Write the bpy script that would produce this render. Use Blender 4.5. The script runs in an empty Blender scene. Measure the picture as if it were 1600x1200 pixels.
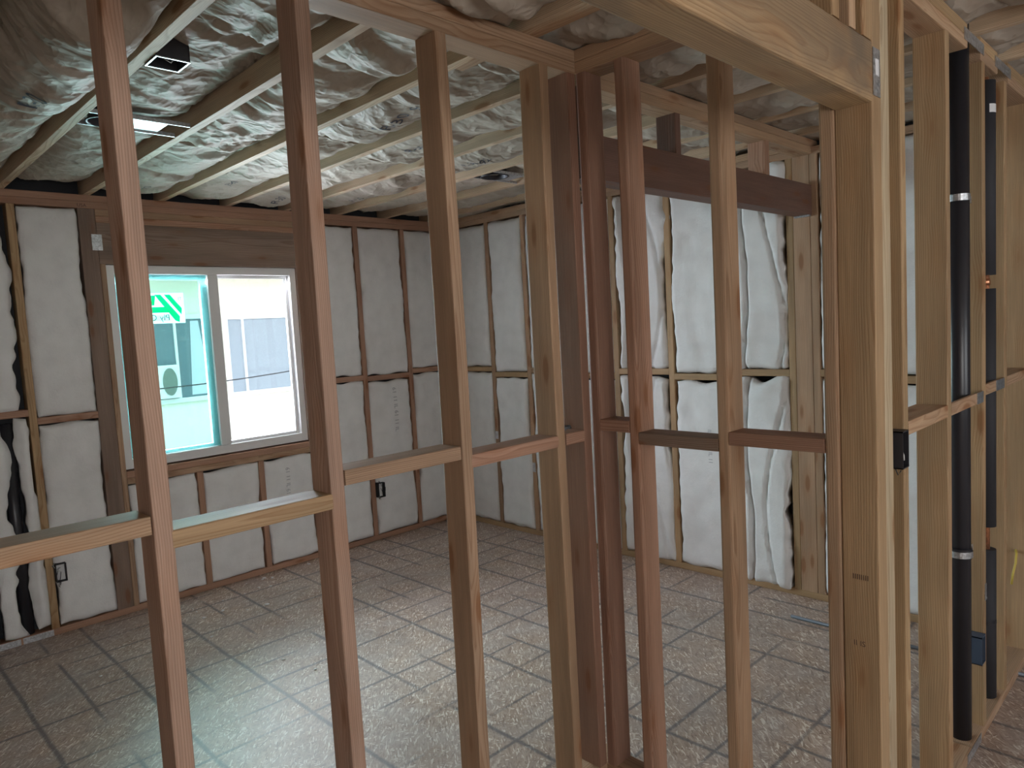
import bpy, bmesh, math, random
from mathutils import Vector, Matrix, noise
random.seed(7)
S = bpy.context.scene
C = S.collection

# ---------------------------------------------------------------- camera
H_EYE = 1.565
cam = bpy.data.cameras.new('camera'); cam_o = bpy.data.objects.new('camera', cam); C.objects.link(cam_o)
Fv = Vector((0.69804397, 0.71153229, -0.08035182)); Rv = Vector((0.7095975, -0.70241613, -0.05552457)); Uv = Vector((0.09594794, 0.01825886, 0.99521887))
M = Matrix(((Rv.x, Uv.x, -Fv.x, 0), (Rv.y, Uv.y, -Fv.y, 0), (Rv.z, Uv.z, -Fv.z, H_EYE), (0, 0, 0, 1)))
cam_o.matrix_world = M
cam.sensor_width = 36.0; cam.lens = 1119.9/1600*36.0; cam.clip_start = 0.02; cam.clip_end = 200
S.camera = cam_o

# ---------------------------------------------------------------- world, daylight, exposure
w = bpy.data.worlds.new('overcast_sky'); S.world = w; w.use_nodes = True
wn = w.node_tree.nodes; wl = w.node_tree.links; wn.clear()
wo = wn.new('ShaderNodeOutputWorld'); bg = wn.new('ShaderNodeBackground')
tc = wn.new('ShaderNodeTexCoord'); sep = wn.new('ShaderNodeSeparateXYZ'); rmp = wn.new('ShaderNodeValToRGB')
wl.new(tc.outputs['Generated'], sep.inputs[0]); wl.new(sep.outputs['Z'], rmp.inputs[0])
rmp.color_ramp.elements[0].position = 0.0; rmp.color_ramp.elements[0].color = (0.93, 0.97, 1.0, 1)
rmp.color_ramp.elements[1].position = 1.0; rmp.color_ramp.elements[1].color = (0.70, 0.85, 1.0, 1)
wl.new(rmp.outputs[0], bg.inputs[0]); bg.inputs[1].default_value = 4.6; wl.new(bg.outputs[0], wo.inputs[0])

def area(name, loc, normal, sx, sy, energy, col, portal=False):
    l = bpy.data.lights.new(name, 'AREA'); l.shape = 'RECTANGLE'; l.size = sx; l.size_y = sy
    l.energy = energy; l.color = col
    o = bpy.data.objects.new(name, l); C.objects.link(o); o.location = loc
    o.rotation_euler = Vector(normal).to_track_quat('-Z', 'Z').to_euler()
    if portal: l.cycles.is_portal = True
    return o
# daylight entering through the far room's window and the hall's window openings behind the photographer
area('window_daylight', (1.88, 4.86, 1.45), (0, -1, -0.45), 1.15, 1.15, 130, (0.88, 0.91, 1.0))
area('hall_daylight', (-0.2, -2.72, 1.55), (0.15, 1, -0.05), 1.5, 1.2, 27, (1.0, 0.95, 0.90))
area('hall_daylight', (2.6, -2.72, 1.55), (-0.05, 1, -0.05), 1.5, 1.2, 2.5, (1.0, 0.95, 0.86))

S.view_settings.view_transform = 'Standard'; S.view_settings.look = 'None'
S.view_settings.exposure = 0.12; S.view_settings.gamma = 1.0; S.view_settings.use_curve_mapping = False

# ---------------------------------------------------------------- materials
def mat(name):
    m = bpy.data.materials.new(name); m.use_nodes = True
    n = m.node_tree.nodes; l = m.node_tree.links; n.clear()
    o = n.new('ShaderNodeOutputMaterial'); b = n.new('ShaderNodeBsdfPrincipled'); l.new(b.outputs[0], o.inputs[0])
    return m, n, l, b
def ramp(n, stops):
    r = n.new('ShaderNodeValToRGB'); e = r.color_ramp.elements
    e[0].position, e[0].color = stops[0][0], stops[0][1]+(1,) if len(stops[0][1]) == 3 else stops[0][1]
    e[1].position, e[1].color = stops[-1][0], stops[-1][1]+(1,)
    for p, c in stops[1:-1]:
        x = e.new(p); x.color = c+(1,)
    return r
def g(v): return (v, v, v)
def mixc(n, l, a, b, f, mode='MIX'):
    m = n.new('ShaderNodeMix'); m.data_type = 'RGBA'; m.blend_type = mode
    for s, v in ((m.inputs[6], a), (m.inputs[7], b), (m.inputs[0], f)):
        if hasattr(v, 'is_output'): l.new(v, s)
        else: s.default_value = v if not isinstance(v, tuple) or len(v) == 4 else v+(1,)
    return m.outputs[2]
def math_(n, l, op, a, b=None, c=None):
    m = n.new('ShaderNodeMath'); m.operation = op
    for i, v in enumerate((a, b, c)):
        if v is None: continue
        if hasattr(v, 'is_output'): l.new(v, m.inputs[i])
        else: m.inputs[i].default_value = v
    return m.outputs[0]
def simple(name, col, rough=0.6, metal=0.0, **kw):
    m, n, l, b = mat(name); b.inputs['Base Color'].default_value = col+(1,); b.inputs['Roughness'].default_value = rough; b.inputs['Metallic'].default_value = metal
    for k, v in kw.items(): b.inputs[k].default_value = v
    return m

def wood_material(name='fir_lumber', stained=False):
    m, n, l, b = mat(name)
    tc = n.new('ShaderNodeTexCoord'); oi = n.new('ShaderNodeObjectInfo')
    rnd = math_(n, l, 'MULTIPLY', oi.outputs['Random'], 40.0)
    comb = n.new('ShaderNodeCombineXYZ'); l.new(rnd, comb.inputs[2])
    r2 = math_(n, l, 'SUBTRACT', math_(n, l, 'FRACT', math_(n, l, 'MULTIPLY', oi.outputs['Random'], 37.7)), 0.5)
    va = n.new('ShaderNodeVectorMath'); va.operation = 'ADD'; l.new(tc.outputs['Object'], va.inputs[0]); l.new(comb.outputs[0], va.inputs[1])
    # slow wobble of the pith along the board
    mp = n.new('ShaderNodeMapping'); mp.inputs['Scale'].default_value = (3, 3, 0.9); l.new(va.outputs[0], mp.inputs[0])
    nz = n.new('ShaderNodeTexNoise'); nz.inputs['Scale'].default_value = 1.0; nz.inputs['Detail'].default_value = 2.0; l.new(mp.outputs[0], nz.inputs[0])
    cs = n.new('ShaderNodeSeparateXYZ'); l.new(nz.outputs['Color'], cs.inputs[0])
    so = n.new('ShaderNodeSeparateXYZ'); l.new(tc.outputs['Object'], so.inputs[0])
    px = math_(n, l, 'ADD', math_(n, l, 'ADD', so.outputs[0], math_(n, l, 'MULTIPLY', cs.outputs[0], 0.07)), math_(n, l, 'MULTIPLY', r2, 0.16))
    py = math_(n, l, 'ADD', math_(n, l, 'ADD', so.outputs[1], math_(n, l, 'MULTIPLY', cs.outputs[1], 0.07)), math_(n, l, 'MULTIPLY', oi.outputs['Random'], 0.12))
    rr = math_(n, l, 'SQRT', math_(n, l, 'ADD', math_(n, l, 'MULTIPLY', px, px), math_(n, l, 'MULTIPLY', py, py)))
    # knots
    mk = n.new('ShaderNodeMapping'); mk.inputs['Scale'].default_value = (13, 13, 3.6); l.new(va.outputs[0], mk.inputs[0])
    vk = n.new('ShaderNodeTexVoronoi'); vk.inputs['Scale'].default_value = 1.0; vk.inputs['Randomness'].default_value = 1.0; l.new(mk.outputs[0], vk.inputs[0])
    kn = ramp(n, [(0.12, g(1.0)), (0.20, g(0.0))]); l.new(vk.outputs['Distance'], kn.inputs[0])
    halo = ramp(n, [(0.12, g(1.0)), (0.45, g(0.0))]); l.new(vk.outputs['Distance'], halo.inputs[0])
    rr2 = math_(n, l, 'ADD', rr, math_(n, l, 'MULTIPLY', halo.outputs[0], 0.008))
    ring = math_(n, l, 'FRACT', math_(n, l, 'MULTIPLY', rr2, 190.0))
    rg = ramp(n, [(0.0, g(1.0)), (0.50, g(0.80)), (0.85, g(0.10)), (1.0, g(0.9))]); l.new(ring, rg.inputs[0])
    mf = n.new('ShaderNodeMapping'); mf.inputs['Scale'].default_value = (330, 330, 5); l.new(va.outputs[0], mf.inputs[0])
    fb = n.new('ShaderNodeTexNoise'); fb.inputs['Scale'].default_value = 1.0; fb.inputs['Detail'].default_value = 3.0; l.new(mf.outputs[0], fb.inputs[0])
    mb = n.new('ShaderNodeMapping'); mb.inputs['Scale'].default_value = (14, 14, 1.6); l.new(va.outputs[0], mb.inputs[0])
    bl = n.new('ShaderNodeTexNoise'); bl.inputs['Scale'].default_value = 1.0; bl.inputs['Detail'].default_value = 4.0; l.new(mb.outputs[0], bl.inputs[0])
    base = oi.outputs['Color']
    dark = mixc(n, l, base, (0.62, 0.50, 0.42), 1.0, 'MULTIPLY')
    c1 = mixc(n, l, dark, base, rg.outputs[0])
    c1 = mixc(n, l, base, c1, 0.75)
    blr = ramp(n, [(0.3, g(0.74)), (0.7, g(1.12))]); l.new(bl.outputs[0], blr.inputs[0])
    c2 = mixc(n, l, c1, blr.outputs[0], 1.0, 'MULTIPLY')
    fr = ramp(n, [(0.3, g(0.86)), (0.7, g(1.08))]); l.new(fb.outputs[0], fr.inputs[0])
    c3 = mixc(n, l, c2, fr.outputs[0], 1.0, 'MULTIPLY')
    c4 = mixc(n, l, c3, (0.20, 0.085, 0.035), math_(n, l, 'MULTIPLY', kn.outputs[0], 0.75))
    c5 = mixc(n, l, c4, mixc(n, l, base, (0.75, 0.52, 0.35), 1.0, 'MULTIPLY'), math_(n, l, 'MULTIPLY', halo.outputs[0], 0.35))
    if stained:     # weathered grey water stain on this one beam
        ms = n.new('ShaderNodeMapping'); ms.inputs['Scale'].default_value = (6, 6, 2.2); l.new(tc.outputs['Object'], ms.inputs[0])
        ns = n.new('ShaderNodeTexNoise'); ns.inputs['Scale'].default_value = 1.0; ns.inputs['Detail'].default_value = 4; ns.inputs['Distortion'].default_value = .6; l.new(ms.outputs[0], ns.inputs[0])
        rs_ = ramp(n, [(0.44, g(0.0)), (0.62, g(0.8))]); l.new(ns.outputs[0], rs_.inputs[0])
        c5 = mixc(n, l, c5, (0.15, 0.115, 0.085), rs_.outputs[0])
    l.new(c5, b.inputs['Base Color']); b.inputs['Roughness'].default_value = 0.62; b.inputs['Specular IOR Level'].default_value = 0.35
    bp = n.new('ShaderNodeBump'); bp.inputs['Strength'].default_value = 0.25; bp.inputs['Distance'].default_value = 0.002
    hh = math_(n, l, 'ADD', rg.outputs[0], fb.outputs[0]); l.new(hh, bp.inputs['Height']); l.new(bp.outputs[0], b.inputs['Normal'])
    return m
WOOD = wood_material(); WOODST = wood_material('stained_fir_lumber', True)

def osb_material(name='osb_panel', lines=True, tint=(1, 1, 1)):
    m, n, l, b = mat(name)
    tc = n.new('ShaderNodeTexCoord')
    base = None; hts = None
    for i, (rot, sc, off) in enumerate([(0.35, (27, 150, 1), 0), (1.15, (30, 170, 1), 7.3), (-0.55, (25, 140, 1), 3.1), (2.2, (44, 230, 1), 11.7)]):
        mp = n.new('ShaderNodeMapping'); mp.inputs['Rotation'].default_value = (0, 0, rot); mp.inputs['Scale'].default_value = (1, 1, 1); mp.inputs['Location'].default_value = (off, off, 0)
        l.new(tc.outputs['Object'], mp.inputs[0])
        m2 = n.new('ShaderNodeMapping'); m2.inputs['Scale'].default_value = sc; l.new(mp.outputs[0], m2.inputs[0])
        v = n.new('ShaderNodeTexVoronoi'); v.inputs['Scale'].default_value = 1.0; v.voronoi_dimensions = '2D'; l.new(m2.outputs[0], v.inputs[0])
        s = n.new('ShaderNodeSeparateColor'); l.new(v.outputs['Color'], s.inputs[0])
        if base is None: base = s.outputs[0]; msk = s.outputs[1]
        else:
            pick = math_(n, l, 'GREATER_THAN', s.outputs[1], 0.58)
            mx = n.new('ShaderNodeMix'); mx.data_type = 'FLOAT'; l.new(pick, mx.inputs[0]); l.new(base, mx.inputs[2]); l.new(s.outputs[0], mx.inputs[3]); base = mx.outputs[0]
    cr = ramp(n, [(0.0, (0.25, 0.155, 0.105)), (0.2, (0.40, 0.275, 0.20)), (0.6, (0.47, 0.335, 0.25)), (0.82, (0.56, 0.43, 0.34)), (0.97, (0.88, 0.79, 0.69))])
    l.new(base, cr.inputs[0]); col = cr.outputs[0]
    nb = n.new('ShaderNodeTexNoise'); nb.inputs['Scale'].default_value = 1.7; nb.inputs['Detail'].default_value = 5; l.new(tc.outputs['Object'], nb.inputs[0])
    nr = ramp(n, [(0.3, g(0.78)), (0.7, g(1.12))]); l.new(nb.outputs[0], nr.inputs[0]); col = mixc(n, l, col, nr.outputs[0], 1.0, 'MULTIPLY')
    # grey construction dust
    nd = n.new('ShaderNodeTexNoise'); nd.inputs['Scale'].default_value = 6.0; nd.inputs['Detail'].default_value = 6; l.new(tc.outputs['Object'], nd.inputs[0])
    dr = ramp(n, [(0.35, g(0.10)), (0.7, g(0.48))]); l.new(nd.outputs[0], dr.inputs[0])
    col = mixc(n, l, col, (0.46, 0.42, 0.41), dr.outputs[0])
    if lines:
        so = n.new('ShaderNodeSeparateXYZ'); l.new(tc.outputs['Object'], so.inputs[0])
        wob = n.new('ShaderNodeTexNoise'); wob.inputs['Scale'].default_value = 2.0; l.new(tc.outputs['Object'], wob.inputs[0])
        fz = n.new('ShaderNodeTexNoise'); fz.inputs['Scale'].default_value = 60.0; fz.inputs['Detail'].default_value = 3; l.new(tc.outputs['Object'], fz.inputs[0])
        fade = n.new('ShaderNodeTexNoise'); fade.inputs['Scale'].default_value = 2.6; fade.inputs['Detail'].default_value = 2; l.new(tc.outputs['Object'], fade.inputs[0])
        tot = None
        def linset(axis, per, ph, wid, lo, hi, seed):
            x = math_(n, l, 'ADD', so.outputs[axis], math_(n, l, 'MULTIPLY', math_(n, l, 'SUBTRACT', wob.outputs[0], 0.5), 0.02))
            f = math_(n, l, 'FRACT', math_(n, l, 'DIVIDE', math_(n, l, 'SUBTRACT', x, ph-per/2), per))
            dd = math_(n, l, 'MULTIPLY', math_(n, l, 'ABSOLUTE', math_(n, l, 'SUBTRACT', f, 0.5)), per)
            dd = math_(n, l, 'ADD', dd, math_(n, l, 'MULTIPLY', math_(n, l, 'SUBTRACT', fz.outputs[0], 0.5), 0.008))
            q = n.new('ShaderNodeMapRange'); l.new(dd, q.inputs[0]); q.inputs[1].default_value = wid; q.inputs[2].default_value = wid*0.3; q.inputs[3].default_value = 0; q.inputs[4].default_value = 1
            mp = n.new('ShaderNodeMapping'); mp.inputs['Location'].default_value = (seed, seed*2, 0); l.new(tc.outputs['Object'], mp.inputs[0])
            fd = n.new('ShaderNodeTexNoise'); fd.inputs['Scale'].default_value = 1.5; fd.inputs['Detail'].default_value = 2; l.new(mp.outputs[0], fd.inputs[0])
            fr = ramp(n, [(lo, g(0.0)), (hi, g(1.0))]); l.new(fd.outputs[0], fr.inputs[0])
            return math_(n, l, 'MULTIPLY', q.outputs[0], fr.outputs[0])
        a = linset(0, 0.41, 0.552, 0.014, 0.30, 0.42, 1.0)
        c = linset(1, 0.40, 1.50, 0.012, 0.33, 0.48, 5.0)
        d = linset(0, 0.41, 0.76, 0.012, 0.50, 0.56, 9.0)
        e = linset(1, 0.40, 1.70, 0.010, 0.50, 0.56, 14.0)
        tot = math_(n, l, 'MAXIMUM', math_(n, l, 'MAXIMUM', a, c), math_(n, l, 'MAXIMUM', d, e))
        col = mixc(n, l, col, (0.075, 0.08, 0.095), math_(n, l, 'MULTIPLY', tot, 0.68))
    if tint != (1, 1, 1): col = mixc(n, l, col, tint, 1.0, 'MULTIPLY')
    l.new(col, b.inputs['Base Color']); b.inputs['Roughness'].default_value = 0.5; b.inputs['Specular IOR Level'].default_value = 0.5
    bp = n.new('ShaderNodeBump'); bp.inputs['Strength'].default_value = 0.5; bp.inputs['Distance'].default_value = 0.003; l.new(base, bp.inputs['Height']); l.new(bp.outputs[0], b.inputs['Normal'])
    return m
OSB = osb_material()
OSBW = osb_material('osb_wall_sheathing', False)

def batt_material():
    m, n, l, b = mat('white_fibreglass')
    tc = n.new('ShaderNodeTexCoord')
    nz = n.new('ShaderNodeTexNoise'); nz.inputs['Scale'].default_value = 9; nz.inputs['Detail'].default_value = 6; l.new(tc.outputs['Object'], nz.inputs[0])
    r = ramp(n, [(0.25, (0.76, 0.76, 0.76)), (0.55, (0.83, 0.83, 0.83)), (0.8, (0.87, 0.87, 0.87))]); l.new(nz.outputs[0], r.inputs[0])
    l.new(r.outputs[0], b.inputs['Base Color']); b.inputs['Roughness'].default_value = 0.9; b.inputs['Specular IOR Level'].default_value = 0.1
    f = n.new('ShaderNodeTexNoise'); f.inputs['Scale'].default_value = 55; f.inputs['Detail'].default_value = 8; f.inputs['Roughness'].default_value = 0.65; l.new(tc.outputs['Object'], f.inputs[0])
    bp = n.new('ShaderNodeBump'); bp.inputs['Strength'].default_value = 0.5; bp.inputs['Distance'].default_value = 0.006; l.new(f.outputs[0], bp.inputs['Height']); l.new(bp.outputs[0], b.inputs['Normal'])
    return m
BATT = batt_material()

def kraft_material():
    m, n, l, b = mat('kraft_paper')
    tc = n.new('ShaderNodeTexCoord'); oi = n.new('ShaderNodeObjectInfo')
    nz = n.new('ShaderNodeTexNoise'); nz.inputs['Scale'].default_value = 4; nz.inputs['Detail'].default_value = 6; l.new(tc.outputs['Object'], nz.inputs[0])
    r = ramp(n, [(0.3, (0.38, 0.32, 0.26)), (0.7, (0.52, 0.455, 0.385))]); l.new(nz.outputs[0], r.inputs[0])
    rr = math_(n, l, 'ADD', math_(n, l, 'MULTIPLY', oi.outputs['Random'], 0.25), 0.87)
    col = mixc(n, l, r.outputs[0], rr, 1.0, 'MULTIPLY')
    l.new(col, b.inputs['Base Color']); b.inputs['Roughness'].default_value = 0.6; b.inputs['Specular IOR Level'].default_value = 0.25
    dist = n.new('ShaderNodeTexNoise'); dist.inputs['Scale'].default_value = 6; dist.inputs['Detail'].default_value = 3; l.new(tc.outputs['Object'], dist.inputs[0])
    md = mixc(n, l, tc.outputs['Object'], dist.outputs['Color'], 0.12)
    v = n.new('ShaderNodeTexVoronoi'); v.inputs['Scale'].default_value = 15; v.feature = 'F1'; l.new(md, v.inputs[0])
    v2 = n.new('ShaderNodeTexVoronoi'); v2.inputs['Scale'].default_value = 38; v2.feature = 'F1'; l.new(md, v2.inputs[0])
    hh = math_(n, l, 'ADD', v.outputs['Distance'], math_(n, l, 'MULTIPLY', v2.outputs['Distance'], 0.4))
    bp = n.new('ShaderNodeBump'); bp.inputs['Strength'].default_value = 0.75; bp.inputs['Distance'].default_value = 0.014; l.new(hh, bp.inputs['Height']); l.new(bp.outputs[0], b.inputs['Normal'])
    return m
KRAFT = kraft_material()

def stucco_material():
    m, n, l, b = mat('cream_stucco')
    tc = n.new('ShaderNodeTexCoord'); f = n.new('ShaderNodeTexNoise'); f.inputs['Scale'].default_value = 60; f.inputs['Detail'].default_value = 5; l.new(tc.outputs['Object'], f.inputs[0])
    r = ramp(n, [(0.3, (0.80, 0.78, 0.66)), (0.7, (0.86, 0.84, 0.73))]); l.new(f.outputs[0], r.inputs[0]); l.new(r.outputs[0], b.inputs['Base Color']); b.inputs['Roughness'].default_value = 0.9
    bp = n.new('ShaderNodeBump'); bp.inputs['Strength'].default_value = 0.4; bp.inputs['Distance'].default_value = 0.004; l.new(f.outputs[0], bp.inputs['Height']); l.new(bp.outputs[0], b.inputs['Normal'])
    return m
STUCCO = stucco_material()
def pane_material(name, tint, gloss=0.08):
    m, n, l, b = mat(name); n.remove(b); o = [x for x in n if x.type == 'OUTPUT_MATERIAL'][0]
    t = n.new('ShaderNodeBsdfTransparent'); t.inputs[0].default_value = tint+(1,)
    gl = n.new('ShaderNodeBsdfGlossy'); gl.inputs[0].default_value = (1, 1, 1, 1); gl.inputs[1].default_value = 0.02
    mx = n.new('ShaderNodeMixShader'); fr = n.new('ShaderNodeFresnel'); fr.inputs[0].default_value = 1.45
    l.new(fr.outputs[0], mx.inputs[0]); l.new(t.outputs[0], mx.inputs[1]); l.new(gl.outputs[0], mx.inputs[2]); l.new(mx.outputs[0], o.inputs[0])
    return m
GLASS = pane_material('clear_glass', (0.95, 0.96, 0.97)); GLASS_T = pane_material('teal_tinted_glass', (0.66, 0.87, 0.83))
VINYL = simple('white_vinyl', (0.80, 0.80, 0.80), 0.35)
TEALV = simple('bluish_vinyl', (0.42, 0.58, 0.66), 0.35)
def metal_material(name, col, rough=0.38):
    m, n, l, b = mat(name); tc = n.new('ShaderNodeTexCoord')
    v = n.new('ShaderNodeTexVoronoi'); v.inputs['Scale'].default_value = 140; l.new(tc.outputs['Object'], v.inputs[0])
    s = n.new('ShaderNodeSeparateColor'); l.new(v.outputs['Color'], s.inputs[0])
    r = ramp(n, [(0.0, tuple(c*0.72 for c in col)), (1.0, tuple(min(1, c*1.15) for c in col))]); l.new(s.outputs[0], r.inputs[0]); l.new(r.outputs[0], b.inputs['Base Color'])
    b.inputs['Metallic'].default_value = 0.85; b.inputs['Roughness'].default_value = rough
    return m
GALV = metal_material('galvanised_steel', (0.62, 0.64, 0.67)); COPPER = metal_material('copper', (0.80, 0.36, 0.20), 0.3)
BLACKABS = simple('black_abs_plastic', (0.022, 0.022, 0.028), 0.32)
FOAM = simple('black_foam_sleeve', (0.030, 0.030, 0.036), 0.75)
BLUEPL = simple('blue_plastic', (0.06, 0.085, 0.13), 0.55); DARKM = simple('dark_metal_box', (0.06, 0.06, 0.07), 0.45, 0.6)
DARKGLASS = simple('dark_window_glass', (0.16, 0.22, 0.25), 0.12); PALEGLASS = simple('curtained_window_glass', (0.34, 0.39, 0.43), 0.2)
INK = simple('grey_blue_print', (0.07, 0.08, 0.11), 0.8); INKF = simple('faint_grey_print', (0.40, 0.40, 0.43), 0.8); BLACKI = simple('black_print', (0.04, 0.04, 0.05), 0.7)
def paper_material(name, col):      # thin printed film that lets daylight through
    m, n, l, b = mat(name); o = [x for x in n if x.type == 'OUTPUT_MATERIAL'][0]; n.remove(b)
    t = n.new('ShaderNodeBsdfTranslucent'); t.inputs[0].default_value = col+(1,); d = n.new('ShaderNodeBsdfDiffuse'); d.inputs[0].default_value = col+(1,)
    mx = n.new('ShaderNodeMixShader'); mx.inputs[0].default_value = .35; l.new(t.outputs[0], mx.inputs[1]); l.new(d.outputs[0], mx.inputs[2]); l.new(mx.outputs[0], o.inputs[0]); return m
GREENI = paper_material('green_print', (0.05, 0.70, 0.40)); STICK = paper_material('pale_sticker', (0.72, 0.92, 0.88)); GREYI = paper_material('grey_print', (0.75, 0.88, 0.84))
FELT = simple('black_building_felt', (0.028, 0.03, 0.035), 0.8)
WIREB = simple('black_cable_jacket', (0.03, 0.03, 0.03), 0.5); WIREY = simple('yellow_cable_jacket', (0.65, 0.50, 0.10), 0.5); WIREW = simple('white_cable_jacket', (0.6, 0.6, 0.58), 0.5)
GROUNDM = simple('pale_concrete', (0.42, 0.41, 0.39), 0.9); WHITET = simple('white_tape', (0.75, 0.75, 0.76), 0.5); CONDUIT = simple('grey_conduit_steel', (0.20, 0.22, 0.25), 0.5, 0.5)
CURT = simple('pale_curtain', (0.55, 0.60, 0.66), 0.8); FANG = simple('grey_fan_grille', (0.16, 0.20, 0.17), 0.5)

# ---------------------------------------------------------------- helpers
def obj(name, bm_or_me, m, parent=None, smooth=False, loc=None, rot=None):
    if isinstance(bm_or_me, bmesh.types.BMesh):
        me = bpy.data.meshes.new(name); bm_or_me.to_mesh(me); bm_or_me.free()
    else: me = bm_or_me
    if m: me.materials.clear(); me.materials.append(m)
    if smooth:
        for p in me.polygons: p.use_smooth = True
    o = bpy.data.objects.new(name, me); C.objects.link(o)
    if rot is not None: o.rotation_euler = rot
    if loc is not None: o.location = loc
    if parent is not None: o.parent = parent
    return o
def tag(o, label=None, cat=None, group=None, kind=None):
    if label: o['label'] = label
    if cat: o['category'] = cat
    if group: o['group'] = group
    if kind: o['kind'] = kind
    return o
def empty(name, loc):
    o = bpy.data.objects.new(name, None); C.objects.link(o); o.location = loc; o.empty_display_size = 0.1; return o
def add_box(bm, x0, x1, y0, y1, z0, z1, bev=0.0, seg=2):
    r = bmesh.ops.create_cube(bm, size=1.0); vs = r['verts']
    for v in vs:
        v.co = Vector((x0+(v.co.x+.5)*(x1-x0), y0+(v.co.y+.5)*(y1-y0), z0+(v.co.z+.5)*(z1-z0)))
    if bev > 0:
        es = list({e for v in vs for e in v.link_edges}); bmesh.ops.bevel(bm, geom=es, offset=bev, segments=seg, profile=0.5, affect='EDGES')
def box(name, x0, x1, y0, y1, z0, z1, m, parent=None, bev=0.0, rel=(0, 0, 0)):
    bm = bmesh.new(); add_box(bm, x0-rel[0], x1-rel[0], y0-rel[1], y1-rel[1], z0-rel[2], z1-rel[2], bev)
    return obj(name, bm, m, parent)
def tube(bm, pts, r, seg=10, cap=True):
    pts = [Vector(p) for p in pts]; rings = []
    up = None
    for i, p in enumerate(pts):
        d = (pts[min(i+1, len(pts)-1)]-pts[max(i-1, 0)]).normalized()
        if up is None: up = d.orthogonal().normalized()
        up = (up-d*up.dot(d)).normalized(); s = d.cross(up)
        rings.append([bm.verts.new(p+(up*math.cos(a)+s*math.sin(a))*r) for a in [2*math.pi*k/seg for k in range(seg)]])
    for a, b in zip(rings, rings[1:]):
        for k in range(seg): bm.faces.new((a[k], a[(k+1) % seg], b[(k+1) % seg], b[k]))
    if cap: bm.faces.new(rings[0][::-1]); bm.faces.new(rings[-1])
YEL = (0.47, 0.320, 0.180); TAN = (0.50, 0.335, 0.215); PINK = (0.49, 0.295, 0.205); RED = (0.37, 0.215, 0.150); PINKL = (0.54, 0.36, 0.27); JOIST = (0.64, 0.49, 0.345); BRN = (0.215, 0.120, 0.088); PALE = (0.53, 0.43, 0.29); GRY = (0.31, 0.225, 0.175)
def lumber(name, x0, x1, y0, y1, z0, z1, color, label=None, cat=None, group=None, parent=None, bow=0.0, bev=0.0035, wane=0):
    """a board; its long axis becomes the mesh's local Z so that the grain runs along it"""
    d = (x1-x0, y1-y0, z1-z0); k = d.index(max(d))
    cx, cy, cz = (x0+x1)/2, (y0+y1)/2, (z0+z1)/2
    bm = bmesh.new()
    if k == 2: dims = (d[0], d[1], d[2]); rot = (0, 0, 0); loc = (cx, cy, z0)
    elif k == 0: dims = (d[2], d[1], d[0]); rot = (0, math.pi/2, 0); loc = (x0, cy, cz)      # local z -> +x, local x -> -z
    else: dims = (d[0], d[2], d[1]); rot = (-math.pi/2, 0, 0); loc = (cx, y0, cz)            # local z -> +y, local y -> -z
    add_box(bm, -dims[0]/2, dims[0]/2, -dims[1]/2, dims[1]/2, 0, dims[2])
    vert = [e for e in bm.edges if abs(e.verts[0].co.z-e.verts[1].co.z) > dims[2]*0.5]
    if bow or wane:
        bmesh.ops.subdivide_edges(bm, edges=vert, cuts=14)
        lon = [e for e in bm.edges if abs((e.verts[0].co-e.verts[1].co).normalized().z) > 0.9]
    else: lon = vert
    bmesh.ops.bevel(bm, geom=lon, offset=bev, segments=2, profile=0.5, affect='EDGES')
    sd = random.uniform(0, 90)
    if bow or wane:
        for v in bm.verts:
            t = v.co.z/dims[2]; v.co.x += bow*math.sin(math.pi*t)*(1 if k == 2 else 0.4)
            v.co.y += bow*0.5*math.sin(2*math.pi*t)
    o = obj(name, bm, WOOD, parent, loc=loc, rot=rot)
    j = random.uniform(-0.025, 0.025); o.color = (color[0]*(1+j*2), color[1]*(1+j*2), color[2]*(1+j), 1)
    if parent is None: tag(o, label, cat or 'stud', group)
    return o

# key planes
T = .038; D = .089
YP = 1.514; YG = .619; YW = 4.575; XF = 3.765; XQ = 1.845; HU = 2.358; HT = 2.434; YP2 = 1.56; X0 = -1.0
TILT = 0

# ---------------------------------------------------------------- structure
o = box('floor', X0-0.1, 6.5, -2.8, YW+.12, -0.03, 0.0, OSB); tag(o, kind='structure')
o = box('ceiling', X0-0.1, 6.5, -2.8, YW+.12, HT+.141, HT+.155, OSBW); tag(o, kind='structure')
o = box('ground', -20, 30, YW+.13, 30, -1.0, -0.9, GROUNDM); tag(o, kind='structure')
# outer sheathing of the window wall, with the rough opening left free
WX0, WX1, WZ0, WZ1 = 1.283, 2.475, .845, 2.048
bm = bmesh.new(); ys0, ys1 = YW+.0895, YW+.102
for q in ((X0, WX0, 0, HT+.14), (WX1, XF+.12, 0, HT+.14), (WX0, WX1, 0, WZ0), (WX0, WX1, WZ1, HT+.14)): add_box(bm, q[0], q[1], ys0, ys1, q[2], q[3])
tag(obj('wall_far', bm, FELT), kind='structure')
tag(box('wall_right', XF+.0895, XF+.102, .0, YW+.09, 0, HT+.14, FELT), kind='structure')
tag(box('wall_left', X0-.013, X0, -2.8, YW+.09, 0, HT+.14, OSBW), kind='structure')
tag(box('wall_end', 6.4, 6.413, -2.8, 4.7, 0, HT+.14, OSBW), kind='structure')
bm = bmesh.new()
for q in ((X0, -.95, 0, HT+.14), (.55, 1.85, 0, HT+.14), (3.35, 6.4, 0, HT+.14), (-.95, .55, 0, .95), (-.95, .55, 2.15, HT+.14), (1.85, 3.35, 0, .95), (1.85, 3.35, 2.15, HT+.14)):
    add_box(bm, q[0], q[1], -2.7, -2.687, q[2], q[3])
tag(obj('wall_back', bm, OSBW), kind='structure')

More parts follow.
